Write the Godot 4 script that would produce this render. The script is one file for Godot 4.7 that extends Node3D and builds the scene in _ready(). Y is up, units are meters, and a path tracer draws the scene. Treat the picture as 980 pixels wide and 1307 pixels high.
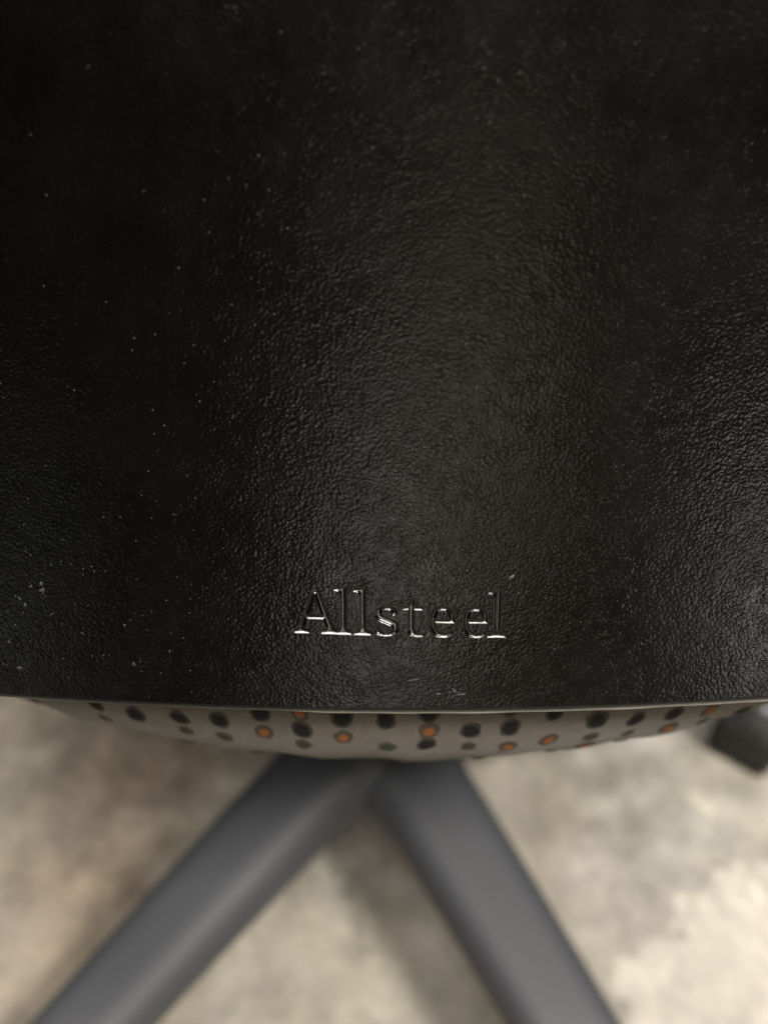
extends Node3D
# A close look at the lower back of an office chair: textured black plastic shell
# with an engraved name, dotted seat fabric below it, star base on stained concrete.

const EYE := 0.55            # camera height
const XC := 0.004            # the chair's middle, across
const SEAT_C := Vector3(0.0052, 0.4116, -0.399)
const SEAT_R := 0.247        # plan radius of the seat's roll
const ROLL := 0.05           # radius of the roll itself
const HUB := Vector3(-0.004, 0.0, -0.318)

var rng := RandomNumberGenerator.new()
var prof_d := PackedFloat32Array()
var prof_y := PackedFloat32Array()
const PSTEP := 0.001

var plastic: StandardMaterial3D
var letter_mat: StandardMaterial3D
var edge_highlight_mat: StandardMaterial3D
var leg_mat: StandardMaterial3D
var wheel_mat: StandardMaterial3D
var hood_mat: StandardMaterial3D
var steel: StandardMaterial3D
var fabric: StandardMaterial3D


func lamp(called: String, at: Vector3, target: Vector3, size: Vector2, energy: float, tint: Color) -> void:
	var l := AreaLight3D.new()
	l.name = called
	l.area_size = size
	l.area_range = 12.0
	l.area_attenuation = 2.0
	l.light_energy = energy
	l.light_color = tint
	l.shadow_enabled = true
	add_child(l, true)
	l.look_at_from_position(at, target, Vector3(0, 0, -1) if absf((target - at).normalized().y) > 0.95 else Vector3.UP)


func _ready() -> void:
	rng.seed = 7
	# --- camera
	var cam := Camera3D.new()
	cam.name = "camera"
	add_child(cam)
	cam.position = Vector3(0, EYE, 0)
	cam.rotation_degrees = Vector3(-38, 0, 0)
	var at := CameraAttributesPhysical.new()
	at.frustum_focal_length = 17.46
	at.frustum_near = 0.02
	at.frustum_far = 60.0
	at.frustum_focus_distance = 0.146
	at.exposure_aperture = 4.5
	cam.attributes = at
	cam.fov = 69.0
	cam.near = 0.02
	cam.far = 60.0
	cam.current = true
	# --- air, exposure, lamps
	var we := WorldEnvironment.new()
	we.name = "world_environment"
	var env := Environment.new()
	env.background_mode = Environment.BG_COLOR
	env.background_color = Color(0.010, 0.0085, 0.0065).linear_to_srgb()
	env.tonemap_mode = Environment.TONE_MAPPER_LINEAR
	env.tonemap_exposure = 1.32
	env.sdfgi_enabled = true
	env.ssao_enabled = true
	env.ssil_enabled = true
	we.environment = env
	add_child(we)
	var white := Color(1.0, 0.975, 0.94)
	lamp("ceiling_lamp", Vector3(1.3, 2.7, 0.95), Vector3(1.3, 0, 0.95), Vector2(0.5, 0.5), 12.5, white)
	lamp("ceiling_lamp", Vector3(1.5, 2.7, -1.9), Vector3(1.5, 0, -1.9), Vector2(1.2, 0.6), 3.0, white)
	lamp("ceiling_lamp", Vector3(0.05, 2.7, 0.12), Vector3(0.05, 0, 0.12), Vector2(1.2, 0.3), 4.0, white)
	lamp("ceiling_lamp", Vector3(-1.6, 2.7, 0.6), Vector3(-1.6, 0, 0.6), Vector2(1.2, 0.6), 1.2, white)
	lamp("ceiling_lamp", Vector3(-0.1, 2.7, 1.25), Vector3(-0.1, 0, 1.25), Vector2(1.2, 0.6), 4.6, white)
	lamp("added_sheen_light", Vector3(1.1, 1.85, 6.0), Vector3(0, 0.45, 0), Vector2(1.0, 0.5), 0.75, Color(1.0, 0.97, 0.80))  # this and the next three: low lights added only for sheen on the shell
	lamp("added_sheen_light", Vector3(-0.1, 1.0, 6.0), Vector3(0, 0.45, 0), Vector2(0.4, 0.6), 1.25, white)
	lamp("added_sheen_light", Vector3(4.2, 0.7, 5.4), Vector3(0, 0.45, 0), Vector2(0.9, 0.5), 1.8, Color(1.0, 0.99, 0.96))
	lamp("added_sheen_light", Vector3(-4.2, 0.5, 5.4), Vector3(0, 0.45, 0), Vector2(0.9, 0.5), 0.3, Color(1.0, 1.0, 1.0))

	make_profile()
	make_materials()
	make_floor()
	make_chair()


# ---------------------------------------------------------------- helpers
func obj(called: String, mesh: Mesh, m: Material, parent: Node3D) -> MeshInstance3D:
	var o := MeshInstance3D.new()
	o.name = called
	o.mesh = mesh
	if m:
		o.material_override = m
	parent.add_child(o, true)
	return o


func grid_mesh(p: PackedVector3Array, n: PackedVector3Array, uv: PackedVector2Array, idx: PackedInt32Array) -> ArrayMesh:
	var a := []
	a.resize(Mesh.ARRAY_MAX)
	a[Mesh.ARRAY_VERTEX] = p
	a[Mesh.ARRAY_NORMAL] = n
	if uv.size() == p.size():
		a[Mesh.ARRAY_TEX_UV] = uv
	a[Mesh.ARRAY_INDEX] = idx
	var am := ArrayMesh.new()
	am.add_surface_from_arrays(Mesh.PRIMITIVE_TRIANGLES, a)
	return am


# One triangle, wound so that it faces along its vertices' normals (clockwise fronts).
func tri(idx: PackedInt32Array, p: PackedVector3Array, n: PackedVector3Array, a: int, b: int, c: int) -> void:
	var f := (p[b] - p[a]).cross(p[c] - p[a])
	if f.dot(n[a] + n[b] + n[c]) > 0.0:
		idx.append_array(PackedInt32Array([a, c, b]))
	else:
		idx.append_array(PackedInt32Array([a, b, c]))


func quads(idx: PackedInt32Array, p: PackedVector3Array, n: PackedVector3Array, first: int, rows: int, cols: int) -> void:
	for i in rows - 1:
		for j in cols - 1:
			var a := first + i * cols + j
			tri(idx, p, n, a, a + 1, a + cols)
			tri(idx, p, n, a + 1, a + cols + 1, a + cols)


func lathe(pts: Array, seg: int) -> ArrayMesh:     # [radius, height] pairs, turned about y, bottom to top
	var p := PackedVector3Array()
	var n := PackedVector3Array()
	var idx := PackedInt32Array()
	for i in pts.size():
		var here := Vector2(pts[i][0], pts[i][1])
		var prev := Vector2(pts[maxi(i - 1, 0)][0], pts[maxi(i - 1, 0)][1])
		var next := Vector2(pts[mini(i + 1, pts.size() - 1)][0], pts[mini(i + 1, pts.size() - 1)][1])
		var t := (next - prev).normalized()
		for j in seg + 1:
			var a := TAU * j / seg
			p.append(Vector3(here.x * cos(a), here.y, here.x * sin(a)))
			n.append(Vector3(t.y * cos(a), -t.x, t.y * sin(a)).normalized())
	quads(idx, p, n, 0, pts.size(), seg + 1)
	return grid_mesh(p, n, PackedVector2Array(), idx)


func noise_bytes(size: int, kind: int, freq: float, octaves: int, sd: int, warp := 0.0, fractal := FastNoiseLite.FRACTAL_FBM, seamless := false) -> PackedByteArray:
	var f := FastNoiseLite.new()
	f.noise_type = kind
	f.frequency = freq
	f.seed = sd
	f.fractal_type = fractal
	f.fractal_octaves = octaves
	if warp > 0.0:
		f.domain_warp_enabled = true
		f.domain_warp_type = FastNoiseLite.DOMAIN_WARP_SIMPLEX
		f.domain_warp_amplitude = warp
		f.domain_warp_frequency = freq * 0.8
		f.domain_warp_fractal_type = FastNoiseLite.DOMAIN_WARP_FRACTAL_NONE
	var im := f.get_seamless_image(size, size, false, false, 0.12, true) if seamless else f.get_image(size, size, false, false, true)
	im.convert(Image.FORMAT_L8)
	return im.get_data()


# ---------------------------------------------------------------- materials
func make_materials() -> void:
	plastic = StandardMaterial3D.new()
	plastic.resource_name = "black textured plastic"
	plastic.albedo_color = Color(0.0007, 0.0007, 0.00065).linear_to_srgb()
	plastic.roughness = 0.32
	plastic.metallic_specular = 0.40
	var size := 1536
	var a := noise_bytes(size, FastNoiseLite.TYPE_SIMPLEX_SMOOTH, 0.125, 2, 11, 5.0)
	var b := noise_bytes(size, FastNoiseLite.TYPE_SIMPLEX_SMOOTH, 0.072, 2, 23, 7.0, FastNoiseLite.FRACTAL_RIDGED)
	var c := noise_bytes(size, FastNoiseLite.TYPE_SIMPLEX_SMOOTH, 0.02, 3, 5)
	var h := PackedFloat32Array()
	h.resize(size * size)
	for i in size * size:
		var amp := 0.4 + 1.2 * c[i] / 255.0
		h[i] = (0.75 * a[i] + 0.35 * b[i]) / 255.0 * amp
	var im := Image.create_from_data(size, size, false, Image.FORMAT_RF, h.to_byte_array())
	# where hands have rubbed it the plastic is a little shinier: broad patches and slanting wipes
	var rs := 512
	var ra := noise_bytes(rs, FastNoiseLite.TYPE_SIMPLEX_SMOOTH, 0.012, 3, 61, 20.0)
	var rb := noise_bytes(rs * 2, FastNoiseLite.TYPE_SIMPLEX_SMOOTH, 0.02, 3, 62)
	var rough := PackedByteArray()
	rough.resize(rs * rs)
	for y in rs:
		for x in rs:
			var wipe: float = rb[((x * 2 + y / 2) % (rs * 2)) * rs * 2 + (y / 4 + rs - x / 8)] / 255.0
			rough[y * rs + x] = int(clampf(0.72 + 0.20 * (ra[y * rs + x] / 255.0 - 0.3) + 0.08 * (wipe - 0.5), 0.5, 1.0) * 255.0)
	plastic.roughness_texture = ImageTexture.create_from_image(Image.create_from_data(rs, rs, false, Image.FORMAT_L8, rough))
	plastic.roughness_texture_channel = BaseMaterial3D.TEXTURE_CHANNEL_RED
	plastic.heightmap_enabled = true
	plastic.heightmap_texture = ImageTexture.create_from_image(im)
	plastic.heightmap_scale = 0.0076
	letter_mat = plastic.duplicate()                  # the bottom and walls of the engraving are smooth
	letter_mat.heightmap_enabled = false
	letter_mat.roughness_texture = null
	letter_mat.roughness = 0.17
	letter_mat.metallic_specular = 0.52
	edge_highlight_mat = StandardMaterial3D.new()
	edge_highlight_mat.resource_name = "pale grey edge highlight"
	edge_highlight_mat.albedo_color = Color(0.28, 0.27, 0.25).linear_to_srgb()  # pale so that the shell's bottom edge looks lit
	edge_highlight_mat.roughness = 0.5

	leg_mat = StandardMaterial3D.new()
	leg_mat.resource_name = "dark grey moulded nylon"
	leg_mat.albedo_color = Color(0.041, 0.043, 0.049).linear_to_srgb()
	leg_mat.roughness = 0.62
	wheel_mat = StandardMaterial3D.new()
	wheel_mat.resource_name = "black caster rubber"
	wheel_mat.albedo_color = Color(0.014, 0.014, 0.013).linear_to_srgb()
	wheel_mat.roughness = 0.8
	hood_mat = leg_mat.duplicate()
	hood_mat.roughness = 0.3
	hood_mat.albedo_color = Color(0.16, 0.165, 0.18).linear_to_srgb()  # paler than the legs: the hood's highlight is put into its colour
	steel = StandardMaterial3D.new()
	steel.resource_name = "steel"
	steel.albedo_color = Color(0.5, 0.5, 0.5).linear_to_srgb()
	steel.metallic = 1.0
	steel.roughness = 0.3

	fabric = StandardMaterial3D.new()
	fabric.resource_name = "taupe woven fabric"
	fabric.albedo_color = Color.WHITE
	fabric.roughness = 0.95
	fabric.metallic_specular = 0.2
	fabric.rim_enabled = true
	fabric.rim = 0.25
	var fs := 512
	var wn := noise_bytes(fs, FastNoiseLite.TYPE_VALUE, 0.25, 2, 3, 0.0, FastNoiseLite.FRACTAL_FBM, true)
	var wb := noise_bytes(fs, FastNoiseLite.TYPE_SIMPLEX_SMOOTH, 0.02, 3, 4, 0.0, FastNoiseLite.FRACTAL_FBM, true)
	var fa := Image.create(fs, fs, false, Image.FORMAT_RGB8)
	var fh := PackedFloat32Array()
	fh.resize(fs * fs)
	for y in fs:
		for x in fs:
			var i := y * fs + x
			var over := (x / 8 + y / 8) % 2          # plain weave, eight texels a thread
			var tx := sin(PI * ((x % 8) + 0.5) / 8.0)
			var ty := sin(PI * ((y % 8) + 0.5) / 8.0)
			var w := (tx * (0.6 + 0.4 * ty)) if over == 1 else (ty * (0.6 + 0.4 * tx))
			fh[i] = w + 0.3 * wn[i] / 255.0
			var k := 0.82 + 0.16 * w * 0.5 + 0.2 * (wn[i] / 255.0 - 0.5) + 0.25 * (wb[i] / 255.0 - 0.5)
			fa.set_pixel(x, y, Color(0.104 * k, 0.090 * k, 0.073 * k).linear_to_srgb())
	fabric.albedo_texture = ImageTexture.create_from_image(fa)
	fabric.heightmap_enabled = true
	fabric.heightmap_texture = ImageTexture.create_from_image(Image.create_from_data(fs, fs, false, Image.FORMAT_RF, fh.to_byte_array()))
	fabric.heightmap_scale = 0.01


# ---------------------------------------------------------------- floor
func make_floor() -> void:
	var size := 1024
	var span := 1.6                                   # metres a side of one tile of the texture
	var big := noise_bytes(size, FastNoiseLite.TYPE_SIMPLEX_SMOOTH, 0.0105, 4, 31, 30.0, FastNoiseLite.FRACTAL_FBM, true)
	var mid := noise_bytes(size, FastNoiseLite.TYPE_SIMPLEX_SMOOTH, 0.03, 4, 57, 12.0, FastNoiseLite.FRACTAL_FBM, true)
	var warm := noise_bytes(size, FastNoiseLite.TYPE_SIMPLEX_SMOOTH, 0.016, 3, 77, 0.0, FastNoiseLite.FRACTAL_FBM, true)
	var vein := noise_bytes(size, FastNoiseLite.TYPE_SIMPLEX_SMOOTH, 0.035, 3, 203, 14.0, FastNoiseLite.FRACTAL_RIDGED, true)
	var fine := noise_bytes(size, FastNoiseLite.TYPE_SIMPLEX_SMOOTH, 0.12, 3, 91, 0.0, FastNoiseLite.FRACTAL_FBM, true)
	# the pale stain at the lower right, with a crusty edge of its own
	var stain := PackedVector2Array([Vector2(0.40, -0.33), Vector2(0.292, -0.292), Vector2(0.26, -0.286), Vector2(0.238, -0.274), Vector2(0.228, -0.253), Vector2(0.203, -0.229),
		Vector2(0.183, -0.226), Vector2(0.168, -0.211), Vector2(0.151, -0.196), Vector2(0.146, -0.173), Vector2(0.15, -0.1), Vector2(0.22, -0.02), Vector2(0.38, -0.02), Vector2(0.46, -0.15)])
	# brown and grey blotches and one painted gloss reflection: centre x, z, radius, red, green, blue, strength
	var blots := [[-0.215, -0.255, 0.06, 0.25, 0.195, 0.14, 0.75], [-0.20, -0.37, 0.075, 0.27, 0.21, 0.155, 0.7], [-0.225, -0.18, 0.04, 0.25, 0.205, 0.155, 0.6], [-0.12, -0.31, 0.03, 0.36, 0.32, 0.26, 0.5],
		[-0.33, -0.39, 0.06, 0.38, 0.33, 0.265, 0.6], [0.175, -0.255, 0.05, 0.27, 0.25, 0.225, 0.7], [0.225, -0.33, 0.045, 0.37, 0.365, 0.335, 0.6], [-0.05, -0.20, 0.06, 0.42, 0.385, 0.32, 0.5],  # the pale cool blot paints a gloss reflection on the floor
		[0.12, -0.30, 0.05, 0.32, 0.285, 0.235, 0.4], [0.07, -0.18, 0.05, 0.36, 0.31, 0.25, 0.3], [-0.1, -0.24, 0.035, 0.38, 0.335, 0.27, 0.4]]
	var im := Image.create(size, size, false, Image.FORMAT_RGB8)
	for y in size:
		for x in size:
			var i := y * size + x
			var g := big[i] / 255.0
			var m := mid[i] / 255.0
			var f := fine[i] / 255.0
			var q := warm[i] / 255.0
			var wx := (x / float(size) - 0.5) * span + (m - 0.5) * 0.05
			var wz := (y / float(size) - 0.5) * span - 0.3 + (q - 0.5) * 0.05
			var ve := vein[i] / 255.0
			var k := 0.90 - 0.16 * (ve - 0.5) + 0.42 * (g - 0.5) + 0.62 * (m - 0.5) + 0.34 * (f - 0.5)
			var r := 0.288
			var gr := 0.264
			var bl := 0.222
			var cool := clampf((q - 0.5) * 2.2, -1.0, 1.0)
			gr *= 1.0 + 0.02 * cool
			bl *= 1.0 + 0.09 * cool
			if absf(wx) < 0.6 and absf(wz + 0.25) < 0.35:
				for b in blots:
					var dx: float = wx - b[0]
					var dz: float = wz - b[1]
					var s: float = b[6] * exp(-(dx * dx + dz * dz) / (b[2] * b[2]))
					if s > 0.01:
						r = lerpf(r, b[3], s)
						gr = lerpf(gr, b[4], s)
						bl = lerpf(bl, b[5], s)
				if wx > 0.1:
					var jag := Vector2(wx + (f - 0.5) * 0.022, wz + (m - 0.5) * 0.03)
					if jag.x > 0.12:
						var s := smoothstep(-0.003, 0.005, depth_in(jag, [stain])) * clampf(0.85 + 0.9 * (g - 0.4), 0.6, 1.0)
						k = lerpf(k, 0.98 + 0.5 * (m - 0.5) + 0.35 * (f - 0.5) + 0.22 * (ve - 0.5), s)
						r = lerpf(r, 0.355, s)
						gr = lerpf(gr, 0.330, s)
						bl = lerpf(bl, 0.287, s)
			# chalky flecks
			if m + f > 1.36:
				k *= 1.0 + 0.7 * minf(m + f - 1.36, 0.25)
			im.set_pixel(x, y, Color(r * k, gr * k, bl * k).linear_to_srgb())
	var fm := StandardMaterial3D.new()
	fm.resource_name = "stained sealed concrete"
	fm.albedo_texture = ImageTexture.create_from_image(im)
	fm.roughness = 0.42
	fm.metallic_specular = 0.4
	var fh := PackedFloat32Array()
	fh.resize(size * size)
	for i in size * size:
		fh[i] = 0.6 * mid[i] / 255.0 + 0.4 * fine[i] / 255.0
	fm.heightmap_enabled = true
	fm.heightmap_texture = ImageTexture.create_from_image(Image.create_from_data(size, size, false, Image.FORMAT_RF, fh.to_byte_array()))
	fm.heightmap_scale = 0.04
	var p := PackedVector3Array()
	var n := PackedVector3Array()
	var uv := PackedVector2Array()
	var idx := PackedInt32Array()
	for i in 21:
		for j in 21:
			var q := Vector3(-16 + 1.6 * j, 0, -16 + 1.6 * i)
			p.append(q)
			n.append(Vector3.UP)
			uv.append(Vector2(q.x / span + 0.5, (q.z + 0.3) / span + 0.5))
	quads(idx, p, n, 0, 21, 21)
	var o := obj("concrete_floor", grid_mesh(p, n, uv, idx), fm, self)
	o.set_meta("kind", "structure")
	o.set_meta("label", "stained beige and grey sealed concrete floor under the chair")
	o.set_meta("category", "floor")


# ---------------------------------------------------------------- the shell's surface
func make_profile() -> void:
	var d := 0.093
	var y := 0.426
	for k in 520:
		prof_d.append(d)
		prof_y.append(y)
		var v := k * PSTEP
		var e := -9.0                                  # how far the shell faces upwards, in degrees
		for c in [[0.0, 0.03, 27.0, 25.0], [0.03, 0.07, 25.0, 20.0], [0.07, 0.13, 20.0, 13.5], [0.13, 0.45, 13.5, -13.0]]:
			if v >= c[0] and v < c[1]:
				e = lerpf(c[2], c[3], (v - c[0]) / (c[1] - c[0]))
		d += sin(deg_to_rad(e)) * PSTEP
		y += cos(deg_to_rad(e)) * PSTEP


func shell_at(u: float, v: float) -> Vector3:
	var k := clampf(v / PSTEP, 0.0, 518.0)
	var i := int(k)
	var f := k - i
	var d := lerpf(prof_d[i], prof_d[i + 1], f)
	var y := lerpf(prof_y[i], prof_y[i + 1], f)
	if v < 0.0:
		d += v * sin(deg_to_rad(27))
		y += v * cos(deg_to_rad(27))
	var r := lerpf(0.90, 0.42, smoothstep(0.05, 0.35, v))
	return Vector3(XC + u, y, -(d + u * u / (2.0 * r)))


func shell_normal(u: float, v: float) -> Vector3:
	var e := 0.0015
	var du := shell_at(u + e, v) - shell_at(u - e, v)
	var dv := shell_at(u, v + e) - shell_at(u, v - e)
	return du.cross(dv).normalized()


const SHELL_H := 0.42
const V0 := 0.0013                                  # where the bottom edge is cut
func half_width(v: float) -> float:
	var w := 0.205
	var rc := 0.055
	if v < rc:
		w -= rc - sqrt(maxf(0.0, rc * rc - (rc - v) * (rc - v)))
	var rt := 0.09
	if v > SHELL_H - rt:
		w -= rt - sqrt(maxf(0.0, rt * rt - (v - SHELL_H + rt) * (v - SHELL_H + rt)))
	return w


# ---------------------------------------------------------------- lettering
# Outline of each letter as closed loops in surface metres.
func letter_loops() -> Array:
	var font := SystemFont.new()
	font.font_names = PackedStringArray(["Droid Serif"])
	font.font_weight = 400
	var ts := TextServerManager.get_primary_interface()
	var rid: RID = font.get_rids()[0]
	# letter, left and right edge (mm from the word's left end), bottom and top (mm above the base line)
	var px := 0.1545
	var spots := [["A", 375, 432.5, 0.0, 9.3], ["l", 426, 449.5, 0.0, 9.6], ["l", 450.5, 474, 0.0, 9.5], ["s", 477.5, 508, -0.1, 5.9], ["t", 513, 540, -0.1, 7.6], ["e", 548, 579, -0.1, 6.1], ["e", 590, 621, -0.1, 6.1], ["l", 620.5, 645, 0.0, 9.6]]
	var all := []
	for s in spots:
		var glyph: int = ts.font_get_glyph_index(rid, 64, (s[0] as String).unicode_at(0), 0)
		var c: Dictionary = ts.font_get_glyph_contours(rid, 64, glyph)
		var pts: PackedVector3Array = c["points"]
		var ends: PackedInt32Array = c["contours"]
		var loops := []
		var lo := Vector2(1e9, 1e9)
		var hi := Vector2(-1e9, -1e9)
		var first := 0
		for e in ends:
			var raw := []
			for i in range(first, e + 1):
				var here := pts[i]
				var nxt := pts[first if i == e else i + 1]
				raw.append(here)
				if here.z != 1 and nxt.z != 1:        # two control points: an implied point on the curve
					raw.append(Vector3((here.x + nxt.x) / 2, (here.y + nxt.y) / 2, 1))
			first = e + 1
			var loop := PackedVector2Array()
			for i in raw.size():
				var a: Vector3 = raw[i]
				if a.z == 1:
					loop.append(Vector2(a.x, a.y))
				else:
					var b: Vector3 = raw[i - 1]
					var d: Vector3 = raw[(i + 1) % raw.size()]
					for k in range(1, 5):
						var t := k / 5.0
						loop.append(Vector2(b.x, b.y) * (1 - t) * (1 - t) + Vector2(a.x, a.y) * 2 * t * (1 - t) + Vector2(d.x, d.y) * t * t)
			for q in loop:
				lo = lo.min(q)
				hi = hi.max(q)
			loops.append(loop)
		var fitted := []
		var x0: float = (s[1] - 375.0) * px
		var x1: float = (s[2] - 375.0) * px
		for loop in loops:
			var out := PackedVector2Array()
			for q in loop:
				var f := Vector2((q.x - lo.x) / (hi.x - lo.x), (hi.y - q.y) / (hi.y - lo.y))
				var mm := Vector2(lerpf(x0, x1, f.x), lerpf(s[3], s[4], f.y))
				out.append(Vector2(-0.0217 + mm.x * 0.001, 0.0170 + mm.y * 0.001 - mm.x * 0.0000242))
			fitted.append(out)
		all.append(fitted)
	return all


func depth_in(p: Vector2, loops: Array) -> float:      # signed distance, positive inside
	var best := 1e9
	var inside := false
	for loop: PackedVector2Array in loops:
		var n := loop.size()
		var a := loop[n - 1]
		for i in n:
			var b := loop[i]
			var ab := b - a
			var ap := p - a
			var l := ab.length_squared()
			var t := clampf(ap.dot(ab) / l, 0.0, 1.0) if l > 0.0 else 0.0
			best = minf(best, (ap - ab * t).length_squared())
			if (a.y > p.y) != (b.y > p.y) and p.x < ab.x * (p.y - a.y) / ab.y + a.x:
				inside = not inside
			a = b
	return sqrt(best) if inside else -sqrt(best)


func make_shell(chair: Node3D) -> void:
	var thick := 0.0044
	var p := PackedVector3Array()
	var n := PackedVector3Array()
	var uv := PackedVector2Array()
	var idx := PackedInt32Array()
	var rows := PackedFloat32Array()
	rows.append(V0)
	var v := 0.002
	while v < SHELL_H - 0.0001:
		rows.append(v)
		v += 0.002 if v < 0.1999 else 0.01
	rows.append(SHELL_H)
	var mid_half := 0.110
	# left block, middle block, right block share their seams
	var cols_mid := int(round(mid_half / 0.001)) + 1          # 2 mm columns
	var patch := Rect2(-0.026, 0.012, 0.05, 0.018)             # the finely meshed field of the lettering
	var blocks := [[-1, 14], [0, cols_mid], [1, 14]]
	for b in blocks:
		var first := p.size()
		var cols: int = b[1]
		for i in rows.size():
			var vv := rows[i]
			var w := half_width(vv)
			for j in cols:
				var t := j / float(cols - 1)
				var u := lerpf(-mid_half, mid_half, t)
				var mh := minf(mid_half, w)
				if b[0] == 0:
					u = lerpf(-mh, mh, t)
				elif b[0] == -1:
					u = lerpf(-w, -mh, t)
				else:
					u = lerpf(mh, w, t)
				p.append(shell_at(u, vv))
				n.append(shell_normal(u, vv))
				uv.append(Vector2(u, -vv) / 0.17 + Vector2(0.5, 0.95))
		for i in rows.size() - 1:
			for j in cols - 1:
				if b[0] == 0:
					var cu := lerpf(-mid_half, mid_half, (j + 0.5) / float(cols - 1))
					var cv := (rows[i] + rows[i + 1]) / 2
					if patch.has_point(Vector2(cu, cv)):
						continue
				var a := first + i * cols + j
				tri(idx, p, n, a, a + 1, a + cols)
				tri(idx, p, n, a + 1, a + cols + 1, a + cols)
	# rounded edge all round, then the front face
	var border := []                                            # [u, v, outward u, outward v]
	var steps := 120
	for j in steps:
		border.append([lerpf(-half_width(V0), half_width(V0), j / float(steps)), V0])
	for i in rows.size():
		border.append([half_width(rows[i]), rows[i]])
	for j in steps:
		border.append([lerpf(half_width(SHELL_H), -half_width(SHELL_H), (j + 1) / float(steps)), SHELL_H])
	for i in range(rows.size() - 1, -1, -1):
		border.append([-half_width(rows[i]), rows[i]])
	var clean := []
	for q in border:
		if clean.is_empty() or Vector2(q[0], q[1]).distance_to(clean[-1]) > 1e-5:
			clean.append(Vector2(q[0], q[1]))
	if (clean[0] as Vector2).distance_to(clean[-1]) < 1e-5:
		clean.pop_back()
	var first_rim := p.size()
	var m := clean.size()
	var arc := 9
	for i in m + 1:
		var q: Vector2 = clean[i % m]
		var before: Vector2 = clean[(i - 1 + m) % m]
		var after: Vector2 = clean[(i + 1) % m]
		var t2 := (after - before).normalized()
		var o2 := Vector2(t2.y, -t2.x)
		var nn := shell_normal(q.x, q.y)
		var base := shell_at(q.x, q.y)
		var out := (shell_at(q.x + o2.x * 0.001, q.y + o2.y * 0.001) - base)
		out = (out - nn * out.dot(nn)).normalized()
		for k in arc:
			var th := PI * k / (arc - 1)
			p.append(base + (out * sin(th) * 0.8 - nn * (1.0 - cos(th))) * thick / 2)
			n.append((nn * cos(th) + out * sin(th)).normalized())
			uv.append(Vector2(q.x, -q.y) / 0.17 + Vector2(0.5, 0.95) + o2 * th * 0.012)
	quads(idx, p, n, first_rim, m + 1, arc)
	var first_front := p.size()
	for i in rows.size():
		for j in 33:
			var w := half_width(rows[i])
			var u := lerpf(-w, w, j / 32.0)
			var nn := shell_normal(u, rows[i])
			p.append(shell_at(u, rows[i]) - nn * thick)
			n.append(-nn)
			uv.append(Vector2(u, -rows[i]) / 0.17 + Vector2(0.5, 0.95))
	quads(idx, p, n, first_front, rows.size(), 33)

	# the fine field: every vertex sunk by the letters
	var loops := letter_loops()
	var boxes := []
	for l in loops:
		var r := Rect2(l[0][0], Vector2.ZERO)
		for loop in l:
			for q in loop:
				r = r.expand(q)
		boxes.append(r.grow(0.0005))
	var cell := 0.0001
	var nu := int(round(patch.size.x / cell)) + 1
	var nv := int(round(patch.size.y / cell)) + 1
	var deep := PackedFloat32Array()
	deep.resize(nu * nv)
	var whose := PackedInt32Array()
	whose.resize(nu * nv)
	whose.fill(-1)
	for i in nv:
		for j in nu:
			var q := Vector2(patch.position.x + j * cell, patch.position.y + i * cell)
			for k in 8:
				if boxes[k].has_point(q):
					var sd := depth_in(q, loops[k])
					if sd > -0.0003:                # cross strokes and serifs are cut a little fuller than stems
						sd = maxf(sd, maxf(depth_in(q + Vector2(0, 0.00014), loops[k]), depth_in(q - Vector2(0, 0.00014), loops[k]))) + 0.00003
					if sd > 0.0:
						var x := minf(sd / 0.00042, 1.6)
						var dd := 0.00033 * ((1.15 * x - 0.075 * x * x) if x < 1.0 else 1.075 + 1.0 * 0.12 * (1.0 - exp(-(x - 1.0) / 0.12)))
						if dd > deep[i * nu + j]:
							deep[i * nu + j] = dd
							whose[i * nu + j] = k
	var fp := PackedVector3Array()
	var fn := PackedVector3Array()
	var fuv := PackedVector2Array()
	for i in nv:
		for j in nu:
			var u := patch.position.x + j * cell
			var vv := patch.position.y + i * cell
			var nn := shell_normal(u, vv)
			var at := i * nu + j
			fp.append(shell_at(u, vv) - nn * deep[at])
			var du := (deep[i * nu + mini(j + 1, nu - 1)] - deep[i * nu + maxi(j - 1, 0)]) / (2 * cell)
			var dv := (deep[mini(i + 1, nv - 1) * nu + j] - deep[maxi(i - 1, 0) * nu + j]) / (2 * cell)
			var eu := (shell_at(u + 0.001, vv) - shell_at(u - 0.001, vv)).normalized()
			var ev := nn.cross(eu)
			fn.append((nn + eu * du + ev * dv).normalized())
			fuv.append(Vector2(u, -vv) / 0.17 + Vector2(0.5, 0.95))
	var parts := []
	for k in 9:
		parts.append([PackedVector3Array(), PackedVector3Array(), PackedVector2Array(), PackedInt32Array(), {}])
	for i in nv - 1:
		for j in nu - 1:
			var a := i * nu + j
			var corners := [a, a + 1, a + nu + 1, a + nu]
			var k := 8
			for q in corners:
				if whose[q] >= 0:
					k = whose[q]
			var pt: Array = parts[k]
			var known: Dictionary = pt[4]
			var loc := []
			for q in corners:
				if not known.has(q):
					known[q] = pt[0].size()
					pt[0].append(fp[q])
					pt[1].append(fn[q])
					pt[2].append(fuv[q])
				loc.append(known[q])
			# u to the right, v up, seen from outside: clockwise
			pt[3].append_array(PackedInt32Array([loc[0], loc[3], loc[2], loc[0], loc[2], loc[1]]))
	var off := p.size()
	p.append_array(parts[8][0])
	n.append_array(parts[8][1])
	uv.append_array(parts[8][2])
	for q in parts[8][3]:
		idx.append(q + off)
	var shell := obj("back_shell", grid_mesh(p, n, uv, idx), plastic, chair)
	for k in 8:
		obj("letter", grid_mesh(parts[k][0], parts[k][1], parts[k][2], parts[k][3]), letter_mat, shell)
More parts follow.
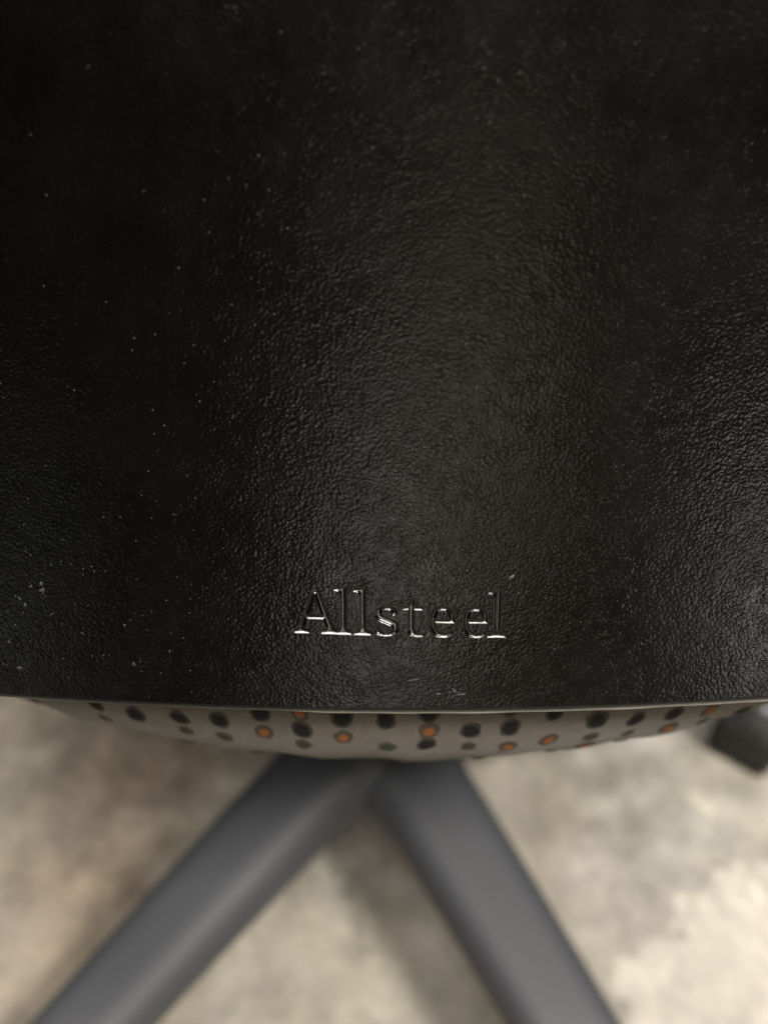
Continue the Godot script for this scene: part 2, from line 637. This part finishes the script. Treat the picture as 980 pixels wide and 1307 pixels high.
	obj("edge_highlight", edge_highlight_mesh(thick), edge_highlight_mat, shell)

	# lint and dust caught on the grain, thicker towards the lower left
	var dust_mat := StandardMaterial3D.new()
	dust_mat.resource_name = "dust"
	dust_mat.albedo_color = Color(0.042, 0.043, 0.045).linear_to_srgb()
	dust_mat.roughness = 0.8
	var st := SurfaceTool.new()
	st.begin(Mesh.PRIMITIVE_TRIANGLES)
	for k in 250:
		var u := 0.0
		var vv := 0.0
		if k < 60:
			u = -0.085 + absf(rng.randfn(0, 0.024))
			vv = 0.006 + absf(rng.randfn(0, 0.020))
		elif k < 110:
			u = rng.randf_range(-0.08, 0.08)
			vv = rng.randf_range(0.002, 0.03)
		else:
			u = rng.randf_range(-0.075, 0.03)
			vv = rng.randf_range(0.02, 0.12)
		fleck(st, u, vv, rng.randf_range(0.00009, 0.00019), rng.randf_range(0.00008, 0.00016), rng.randf() * TAU)
	var dust := obj("dust_specks", st.commit(), dust_mat, shell)
	dust.set_meta("kind", "stuff")
	var smudge_mat := dust_mat.duplicate()
	smudge_mat.albedo_color = Color(0.012, 0.0125, 0.0135).linear_to_srgb()
	for k in 14:
		var ss := SurfaceTool.new()
		ss.begin(Mesh.PRIMITIVE_TRIANGLES)
		fleck(ss, -0.088 + absf(rng.randfn(0, 0.02)), 0.006 + absf(rng.randfn(0, 0.015)), rng.randf_range(0.0003, 0.0007), rng.randf_range(0.0002, 0.0004), rng.randf() * TAU)
		obj("smudge", ss.commit(), smudge_mat, shell)
	var marks := [[0.0112, 0.0040, 0.0012, 0.00016, 0.15], [0.0101, 0.0048, 0.0009, 0.00012, -0.75], [0.0068, 0.0042, 0.0005, 0.00016, 0.1], [0.0205, 0.0283, 0.0009, 0.00025, 0.6], [-0.0640, 0.0152, 0.0006, 0.00012, -0.5], [-0.0700, 0.0188, 0.0006, 0.00012, 0.7]]
	for q in marks:
		var ms := SurfaceTool.new()
		ms.begin(Mesh.PRIMITIVE_TRIANGLES)
		fleck(ms, q[0], q[1], q[2], q[3], q[4])
		obj("scratch", ms.commit(), smudge_mat if q[0] < -0.05 else dust_mat, shell)
	var fibre := SurfaceTool.new()
	fibre.begin(Mesh.PRIMITIVE_TRIANGLES)
	fleck(fibre, 0.0018, 0.0072, 0.0013, 0.00010, 0.12)
	var fibre_mat := dust_mat.duplicate()
	fibre_mat.albedo_color = Color(0.07, 0.045, 0.025).linear_to_srgb()
	obj("fibre", fibre.commit(), fibre_mat, shell)


func edge_highlight_mesh(thick: float) -> ArrayMesh:           # thin pale tube standing for light caught on the bottom edge; tucks in towards the left
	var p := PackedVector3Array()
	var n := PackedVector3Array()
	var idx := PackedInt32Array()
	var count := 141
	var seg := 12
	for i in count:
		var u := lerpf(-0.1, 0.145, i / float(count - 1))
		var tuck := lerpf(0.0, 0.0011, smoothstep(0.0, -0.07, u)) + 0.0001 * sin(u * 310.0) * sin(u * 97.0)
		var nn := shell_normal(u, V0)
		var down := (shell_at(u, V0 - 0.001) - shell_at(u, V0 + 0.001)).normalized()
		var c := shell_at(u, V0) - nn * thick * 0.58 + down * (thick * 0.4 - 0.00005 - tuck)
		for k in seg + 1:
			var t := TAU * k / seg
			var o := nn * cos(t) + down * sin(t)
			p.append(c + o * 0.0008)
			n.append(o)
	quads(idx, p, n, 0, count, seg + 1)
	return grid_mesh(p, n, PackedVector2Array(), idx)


func fleck(st: SurfaceTool, u: float, v: float, half_long: float, half_wide: float, turn: float) -> void:
	var nn := shell_normal(u, v)
	var ring := []
	for k in 7:
		var a := TAU * k / 7
		var q := Vector2(cos(a) * half_long, sin(a) * half_wide * rng.randf_range(0.6, 1.3)).rotated(turn)
		ring.append(shell_at(u + q.x, v + q.y) + nn * 0.00001)
	var top := shell_at(u, v) + nn * (minf(half_wide * 0.8, 0.00012) + 0.00003)
	for k in 7:
		st.set_normal((nn + (ring[k] - top).normalized()).normalized())
		st.add_vertex(ring[k])
		st.set_normal(nn)
		st.add_vertex(top)
		st.set_normal((nn + (ring[(k + 1) % 7] - top).normalized()).normalized())
		st.add_vertex(ring[(k + 1) % 7])


# ---------------------------------------------------------------- seat
func plan(a: float) -> Vector2:                      # centre line of the roll at angle a (0 = rear, towards the camera), x and z
	var c := Vector2(sin(a), cos(a)) * SEAT_R
	if absf(a) > deg_to_rad(40):                      # the front half is squarer
		var t := smoothstep(deg_to_rad(40), deg_to_rad(110), absf(a))
		var e := 0.62
		var sq := Vector2(signf(sin(a)) * pow(absf(sin(a)), e), signf(cos(a)) * pow(absf(cos(a)), e)) * SEAT_R * 0.93
		c = c.lerp(sq, t)
	return c


func seat_at(a: float, phi: float, lift := 0.0) -> Array:
	var c := plan(a)
	var e := 0.01
	var t := (plan(a + e) - plan(a - e)).normalized()
	var o := Vector3(-t.y, 0, t.x)
	if o.dot(Vector3(c.x, 0, c.y)) < 0:
		o = -o
	var nn := (o * cos(phi) + Vector3.UP * sin(phi)).normalized()
	var pucker := 0.00035 * sin(a * 47.0) * sin(phi * 9.0 + a * 13.0) + 0.0003 * sin(a * 83.0 + 1.0) * cos(phi)
	return [SEAT_C + Vector3(c.x, 0, c.y) + nn * (ROLL + lift + pucker), nn]


func make_seat(chair: Node3D) -> void:
	var p := PackedVector3Array()
	var n := PackedVector3Array()
	var uv := PackedVector2Array()
	var idx := PackedInt32Array()
	var na := 601
	var nphi := 33
	for i in nphi:
		var phi := lerpf(-PI / 2, PI / 2, i / float(nphi - 1))
		for j in na:
			var a := lerpf(-PI, PI, j / float(na - 1))
			var s := seat_at(a, phi)
			p.append(s[0])
			n.append(s[1])
			uv.append(Vector2(a * 0.29, phi * ROLL) / 0.045)
	for side in [1, -1]:                               # dished top and flat underside close it
		for i in 7:
			for j in na:
				var a := lerpf(-PI, PI, j / float(na - 1))
				var c := plan(a) * (1.0 - i / 6.0)
				var dish := 0.014 * sin(PI / 2 * i / 6.0) if side == 1 else 0.0
				var y: float = SEAT_C.y + side * ROLL - dish
				p.append(Vector3(SEAT_C.x + c.x, y, SEAT_C.z + c.y))
				n.append(Vector3(0, side, 0))
				uv.append(c / 0.045)
	quads(idx, p, n, 0, nphi, na)
	quads(idx, p, n, nphi * na, 7, na)
	quads(idx, p, n, (nphi + 7) * na, 7, na)
	var seat := obj("seat", grid_mesh(p, n, uv, idx), fabric, chair)

	# woven dots: angle along the rear, angle down the roll, colour (0 black, 1 orange, 2 grey green)
	var dots := [[-21.5, -26.7, 0], [-19.0, -21.3, 0], [-14.5, -9.0, 0], [-14.7, -19.3, 2], [-12.4, -8.6, 0], [-10.3, -7.8, 0], [-10.35, -16.5, 2], [-8.3, -4.7, 0], [-8.4, -15.1, 2], [-6.4, -0.8, 0], [-6.4, -9.8, 1],
		[-4.64, 1.5, 1], [-4.63, -6.3, 0], [-4.68, -14.4, 2], [-2.8, 0.8, 0], [-2.8, -8.4, 1], [-0.93, -0.3, 0], [-0.85, -14.2, 2], [0.91, 2.8, 0], [0.96, -4.9, 1], [0.92, -12.5, 0], [2.81, -6.3, 0], [2.87, -16.3, 2],
		[4.39, 3.0, 2], [4.51, -4.6, 0], [4.65, -15.2, 1], [6.44, -0.6, 0], [6.55, -14.5, 1], [8.43, -4.9, 0], [8.6, -15.4, 2], [8.8, -25.0, 1], [10.42, -8.0, 0], [10.6, -18.6, 2], [12.39, -9.4, 0], [12.7, -19.4, 1],
		[14.43, -12.1, 1], [14.8, -22.3, 2], [16.78, -19.5, 0]]
	# and the same pattern carried on where the picture does not reach
	var lattice := RandomNumberGenerator.new()
	lattice.seed = 19
	for i in range(-26, 27):
		for j in range(-4, 8):
			var a := i * 1.87
			var ph := j * 9.2 + 3.0 + (4.6 if i % 2 else 0.0)
			var pick := lattice.randf()
			var beyond := absf(a) > 24.0 or ph > 12.0 or ph < -32.0
			if beyond and ph > -40 and ph < 62 and pick < 0.75:
				dots.append([a, ph, 0 if pick < 0.45 else (1 if pick < 0.6 else 2)])
	var tints := [Color(0.012, 0.012, 0.0115), Color(0.19, 0.075, 0.028), Color(0.036, 0.038, 0.034)]
	var mats := []
	for k in 6:
		var m := StandardMaterial3D.new()
		m.resource_name = "dot yarn"
		m.albedo_color = (tints[k] if k < 3 else [Color(0.062, 0.050, 0.040), Color(0.040, 0.036, 0.032), Color(0.068, 0.064, 0.055)][k - 3]).linear_to_srgb()
		m.roughness = 0.9
		m.metallic_specular = 0.2
		m.heightmap_enabled = true
		m.heightmap_texture = fabric.heightmap_texture
		m.heightmap_scale = 0.012
		mats.append(m)
	for d in dots:
		var am := ArrayMesh.new()
		var r := 0.0024 * rng.randf_range(0.9, 1.08)
		if d[2] == 2:
			r *= 0.85
		if d[2] == 1:
			dot_surface(am, d[0], d[1], r * 1.08, 0.00016)
			dot_surface(am, d[0], d[1], r * 0.68, 0.00040)
			am.surface_set_material(0, mats[3])
			am.surface_set_material(1, mats[1])
		else:
			dot_surface(am, d[0], d[1], r * 1.12, 0.00012)
			dot_surface(am, d[0], d[1], r * 0.92, 0.00032)
			am.surface_set_material(0, mats[4 if d[2] == 0 else 5])
			am.surface_set_material(1, mats[d[2]])
		obj("woven_dot", am, null, seat)
	rest_of_dots(seat, mats)


# The pattern over the rest of the seat, where the picture hardly reaches: one mesh with a surface for each yarn.
func rest_of_dots(seat: Node3D, mats: Array) -> void:
	var pick := RandomNumberGenerator.new()
	pick.seed = 83
	var tools := []
	for k in 3:
		var st := SurfaceTool.new()
		st.begin(Mesh.PRIMITIVE_TRIANGLES)
		tools.append(st)
	for i in range(-96, 97):
		for j in range(-4, 10):
			var ph := j * 9.2 + 3.0 + (4.6 if i % 2 else 0.0)
			var kind := pick.randf()
			if kind > 0.75 or ph > 86 or ph < -40 or (absi(i) <= 26 and ph < 62):
				continue
			var s := seat_at(deg_to_rad(i * 1.87), deg_to_rad(ph), 0.0001)
			flat_dot(tools[0 if kind < 0.45 else (1 if kind < 0.6 else 2)], s[0], s[1], 0.0024)
	for i in range(-26, 27):
		for j in range(-26, 27):
			var q := Vector2(i, j + (0.5 if i % 2 else 0.0)) * 0.0096
			var rim := plan(atan2(q.x, q.y)).length()
			var kind := pick.randf()
			if kind > 0.75 or q.length() > rim * 0.985:
				continue
			var f := 1.0 - q.length() / rim
			flat_dot(tools[0 if kind < 0.45 else (1 if kind < 0.6 else 2)], Vector3(SEAT_C.x + q.x, SEAT_C.y + ROLL - 0.014 * sin(PI / 2 * f) + 0.0004, SEAT_C.z + q.y), Vector3.UP, 0.0024)
	var am := ArrayMesh.new()
	for k in 3:
		tools[k].commit(am)
		am.surface_set_material(k, mats[k])
	var o := obj("woven_dots", am, null, seat)
	o.set_meta("kind", "stuff")


func flat_dot(st: SurfaceTool, c: Vector3, nn: Vector3, r: float) -> void:
	var e := nn.cross(Vector3(0.31, 0.2, 0.93)).normalized()
	var f := nn.cross(e)
	for k in 9:
		for q in [c + nn * 0.00025, c + (e * cos(TAU * k / 9) + f * sin(TAU * k / 9)) * r, c + (e * cos(TAU * (k + 1) / 9) + f * sin(TAU * (k + 1) / 9)) * r]:
			st.set_normal(nn)
			st.set_uv(Vector2(q.x, q.z) / 0.03)
			st.add_vertex(q)


func dot_surface(am: ArrayMesh, a_deg: float, phi_deg: float, r: float, high: float) -> void:
	var p := PackedVector3Array()
	var n := PackedVector3Array()
	var uv := PackedVector2Array()
	var idx := PackedInt32Array()
	var seg := 18
	var wob := rng.randf() * TAU
	for i in 4:
		var f := i / 3.0
		for j in seg + 1:
			var t := TAU * (j % seg) / seg
			var rr := r * f * (1.0 + 0.03 * sin(3 * t + wob) + 0.04 * sin(5 * t + 2 * wob))
			var x := rr * cos(t) * 0.95
			var y := rr * sin(t) * 1.4
			var s := seat_at(deg_to_rad(a_deg) + x / 0.295, deg_to_rad(phi_deg) + y / ROLL, high * (1.0 - f * f * f) + (0.00004 if f < 1.0 else -0.00005))
			p.append(s[0])
			n.append(s[1])
			uv.append(Vector2(x, y) / 0.03)
	quads(idx, p, n, 0, 4, seg + 1)
	var arr := []
	arr.resize(Mesh.ARRAY_MAX)
	arr[Mesh.ARRAY_VERTEX] = p
	arr[Mesh.ARRAY_NORMAL] = n
	arr[Mesh.ARRAY_TEX_UV] = uv
	arr[Mesh.ARRAY_INDEX] = idx
	am.add_surface_from_arrays(Mesh.PRIMITIVE_TRIANGLES, arr)


# ---------------------------------------------------------------- base
const T36 := 0.7265425
const LEG_LONG := 0.322
func leg_half(z: float) -> float:                    # half the leg's width; a small fillet rounds the crotch between two legs
	return lerpf(0.0325, 0.0215, clampf((z - 0.03) / 0.285, 0, 1)) + 0.0045 * pow(clampf(1.0 - (z - 0.0447) / 0.026, 0, 1), 2.0)


func leg_own(x: float, z: float) -> float:           # height of one leg's upper surface
	var f := clampf((z - 0.03) / 0.285, 0, 1)
	var deep := lerpf(0.026, 0.016, f)
	var top := lerpf(0.139, 0.083, pow(f, 1.25))
	var s := absf(x) / leg_half(z)
	return top - deep + deep * pow(maxf(0.0, 1.0 - pow(s, 3.6)), 0.42)


func leg_height(x: float, z: float) -> float:        # blended with the next leg, mirrored in the plane between them
	var h := leg_own(x, z)
	if z > 0.1:
		return h
	var a := absf(x)
	var c := cos(deg_to_rad(72))
	var s := sin(deg_to_rad(72))
	var xm := -a * c + z * s
	var zm := a * s + z * c
	var o := leg_own(xm, maxf(zm, 0.0)) if zm > 0.0 else h
	if absf(xm) >= leg_half(zm):
		return h
	var k := 0.014
	var b := clampf(0.5 + 0.5 * (h - o) / k, 0, 1)
	return lerpf(o, h, b) + k * b * (1.0 - b)


func leg_mesh() -> ArrayMesh:                        # runs along +z from the hub, origin on the floor under the hub
	var p := PackedVector3Array()
	var n := PackedVector3Array()
	var idx := PackedInt32Array()
	var ns := 48
	var cols := ns + 1
	var at := PackedFloat32Array()
	for i in 30:
		at.append(lerpf(0.004, 0.09, i / 29.0))
	for i in range(1, 21):
		at.append(lerpf(0.09, LEG_LONG - 0.012, i / 20.0))
	for i in range(1, 7):
		at.append(LEG_LONG - 0.012 + 0.012 * sin(PI / 2 * i / 6.0))
	var stations := at.size()
	for z in at:
		var free := leg_half(z)
		var e := 1.0
		if z > LEG_LONG - 0.012:                      # rounded end
			e = sqrt(maxf(0.03, 1.0 - pow((z - LEG_LONG + 0.012) / 0.012, 2)))
		var wide := minf(free, z * T36)
		for k in cols:
			var t := PI * k / ns
			var sx := -signf(cos(t)) * pow(absf(cos(t)), 0.5 if wide == free else 0.8)
			var x := sx * wide
			p.append(Vector3(x * (0.6 + 0.4 * e), leg_height(x, z) - (1.0 - e) * 0.008, z))
			if wide < free:
				var d := 0.0006
				n.append(Vector3(leg_height(x - d, z) - leg_height(x + d, z), 2 * d, leg_height(x, z - d) - leg_height(x, z + d)).normalized())
			else:
				n.append(Vector3.ZERO)
	for i in stations:
		for j in cols:
			if n[i * cols + j] != Vector3.ZERO:
				continue
			var dj := p[i * cols + mini(j + 1, ns)] - p[i * cols + maxi(j - 1, 0)]
			var di := p[mini(i + 1, stations - 1) * cols + j] - p[maxi(i - 1, 0) * cols + j]
			var nn := di.cross(dj).normalized()
			var mid := Vector3(0, p[i * cols].y - 0.004, p[i * cols].z)
			if nn.dot(p[i * cols + j] - mid) < 0:
				nn = -nn
			n[i * cols + j] = nn
	quads(idx, p, n, 0, stations, cols)
	# the sides curve in again below the widest line, then the flat underside
	for side in [0, ns]:
		var lip := p.size()
		for i in stations:
			var e: Vector3 = p[i * cols + side]
			var z := e.z
			var drop := lerpf(0.020, 0.018, clampf((z - 0.03) / 0.285, 0, 1))
			for k in 8:
				var t := PI / 2 * k / 7.0
				p.append(Vector3(e.x * (1.0 - 0.30 * (1.0 - cos(t))), e.y - drop * sin(t), z))
				n.append(Vector3(signf(e.x) * cos(t) * drop, -sin(t) * absf(e.x) * 0.30, 0.0).normalized())
		quads(idx, p, n, lip, stations, 8)
	var first := p.size()
	for i in stations:
		for j in [0, ns]:
			var e: Vector3 = p[i * cols + j]
			p.append(Vector3(e.x * 0.70, e.y - lerpf(0.020, 0.018, clampf((e.z - 0.03) / 0.285, 0, 1)), e.z))
			n.append(Vector3.DOWN)
	quads(idx, p, n, first, stations, 2)
	first = p.size()
	for j in cols:
		p.append(p[(stations - 1) * cols + j])
		n.append(Vector3.BACK)
	p.append(p[(stations - 1) * cols] * 0.5 + p[(stations - 1) * cols + ns] * 0.5)
	n.append(Vector3.BACK)
	for j in ns:
		tri(idx, p, n, first + j, first + j + 1, first + cols)
	return grid_mesh(p, n, PackedVector2Array(), idx)


func rounded_block(wide: float, long: float, low: float, high: float, r: float) -> ArrayMesh:   # a box with rounded corners and a rounded top edge
	var p := PackedVector3Array()
	var n := PackedVector3Array()
	var idx := PackedInt32Array()
	var rings := [[0.0, low, 0.0], [0.0, high - r, 0.0]]          # inset, height, tilt of the normal
	for k in range(1, 7):
		var t := PI / 2 * k / 6
		rings.append([r * (1.0 - cos(t)), high - r + r * sin(t), t])
	rings.append([minf(wide, long) * 0.5, high, PI / 2])
	for q in rings:
		for k in 33:
			var a := TAU * (k % 32) / 32 + PI / 32
			var c := Vector2(signf(cos(a)) * maxf(0.0, wide / 2 - r), signf(sin(a)) * maxf(0.0, long / 2 - r))
			var keep: float = maxf(0.0, r - q[0])
			if q[0] > r:
				c = Vector2.ZERO
			var o := Vector2(cos(a), sin(a))
			p.append(Vector3(c.x + o.x * keep, q[1], c.y + o.y * keep))
			n.append(Vector3(o.x * cos(q[2]), sin(q[2]), o.y * cos(q[2])).normalized())
	quads(idx, p, n, 0, rings.size(), 33)
	return grid_mesh(p, n, PackedVector2Array(), idx)


func make_base(chair: Node3D) -> void:
	var hub := obj("hub", lathe([[0.0, 0.088], [0.05, 0.088], [0.0535, 0.092], [0.0540, 0.1], [0.0540, 0.114], [0.053, 0.119], [0.050, 0.122], [0.034, 0.134], [0.032, 0.150], [0.030, 0.152], [0.0, 0.152]], 64), leg_mat, chair)
	hub.position = HUB
	var column := obj("gas_column", lathe([[0.0, 0.15], [0.025, 0.15], [0.025, 0.26], [0.0245, 0.262], [0.014, 0.262], [0.014, 0.345], [0.0, 0.345]], 32), wheel_mat, chair)
	column.position = HUB
	var plate := obj("seat_plate", lathe([[0.0, 0.338], [0.06, 0.338], [0.11, 0.352], [0.115, 0.3625], [0.0, 0.3625]], 40), wheel_mat, chair)
	plate.position = HUB
	var bracket := obj("back_bracket", bracket_mesh(), wheel_mat, chair)
	bracket.position = Vector3.ZERO
	var lm := leg_mesh()
	var wm := lathe([[0.0, -0.0105], [0.019, -0.0105], [0.0225, -0.0095], [0.0262, -0.0075], [0.027, -0.004], [0.027, 0.004], [0.0262, 0.0075], [0.0225, 0.0095], [0.0215, 0.0105], [0.0, 0.0105]], 40)
	var cover := rounded_block(0.024, 0.049, 0.008, 0.046, 0.006)
	var spine := rounded_block(0.010, 0.050, 0.012, 0.0505, 0.0045)
	var sm := lathe([[0.0, 0.03], [0.0055, 0.03], [0.0055, 0.072], [0.0, 0.072]], 20)
	var angles := [-42.0, 30.0, 104.5, 173.5, 241.5]
	var yaw := [20.0, 250.0, 50.0, 80.0, 180.0]
	for k in 5:
		var a := deg_to_rad(angles[k])
		var l := obj("leg", lm, leg_mat, chair)
		l.position = HUB
		l.rotation.y = a
		var c := Node3D.new()
		c.name = "caster"
		chair.add_child(c, true)
		var pivot := HUB + Vector3(sin(a), 0, cos(a)) * 0.309
		c.rotation.y = deg_to_rad(yaw[k])
		c.position = pivot + Vector3(0, 0, 0.02).rotated(Vector3.UP, c.rotation.y)
		var stem := obj("stem", sm, steel, c)
		stem.position = Vector3(0, 0, -0.02)
		obj("hood", spine, hood_mat, c)
		for s in [-1, 1]:
			var w := obj("wheel", wm, wheel_mat, c)
			w.position = Vector3(s * 0.0185, 0.027, 0)
			w.rotation.z = deg_to_rad(-90.0 * s)
			var cov := obj("wheel_cover", cover, wheel_mat, c)
			cov.position = Vector3(s * 0.0185, 0, 0)


func bracket_mesh() -> ArrayMesh:                    # the bent bar that carries the back, from under the seat up the shell's front
	var path := [Vector3(XC, 0.352, -0.36), Vector3(XC, 0.352, -0.24)]
	var st := SurfaceTool.new()
	st.begin(Mesh.PRIMITIVE_TRIANGLES)
	var b := BoxMesh.new()
	b.size = Vector3(0.07, 0.009, 0.12)
	st.append_from(b, 0, Transform3D(Basis(), (path[0] + path[1]) / 2))
	return st.commit()


func make_chair() -> void:
	var chair := Node3D.new()
	chair.name = "office_chair"
	add_child(chair)
	chair.set_meta("label", "office chair with engraved black plastic back, dotted taupe seat and grey star base")
	chair.set_meta("category", "office chair")
	make_base(chair)
	make_seat(chair)
	make_shell(chair)
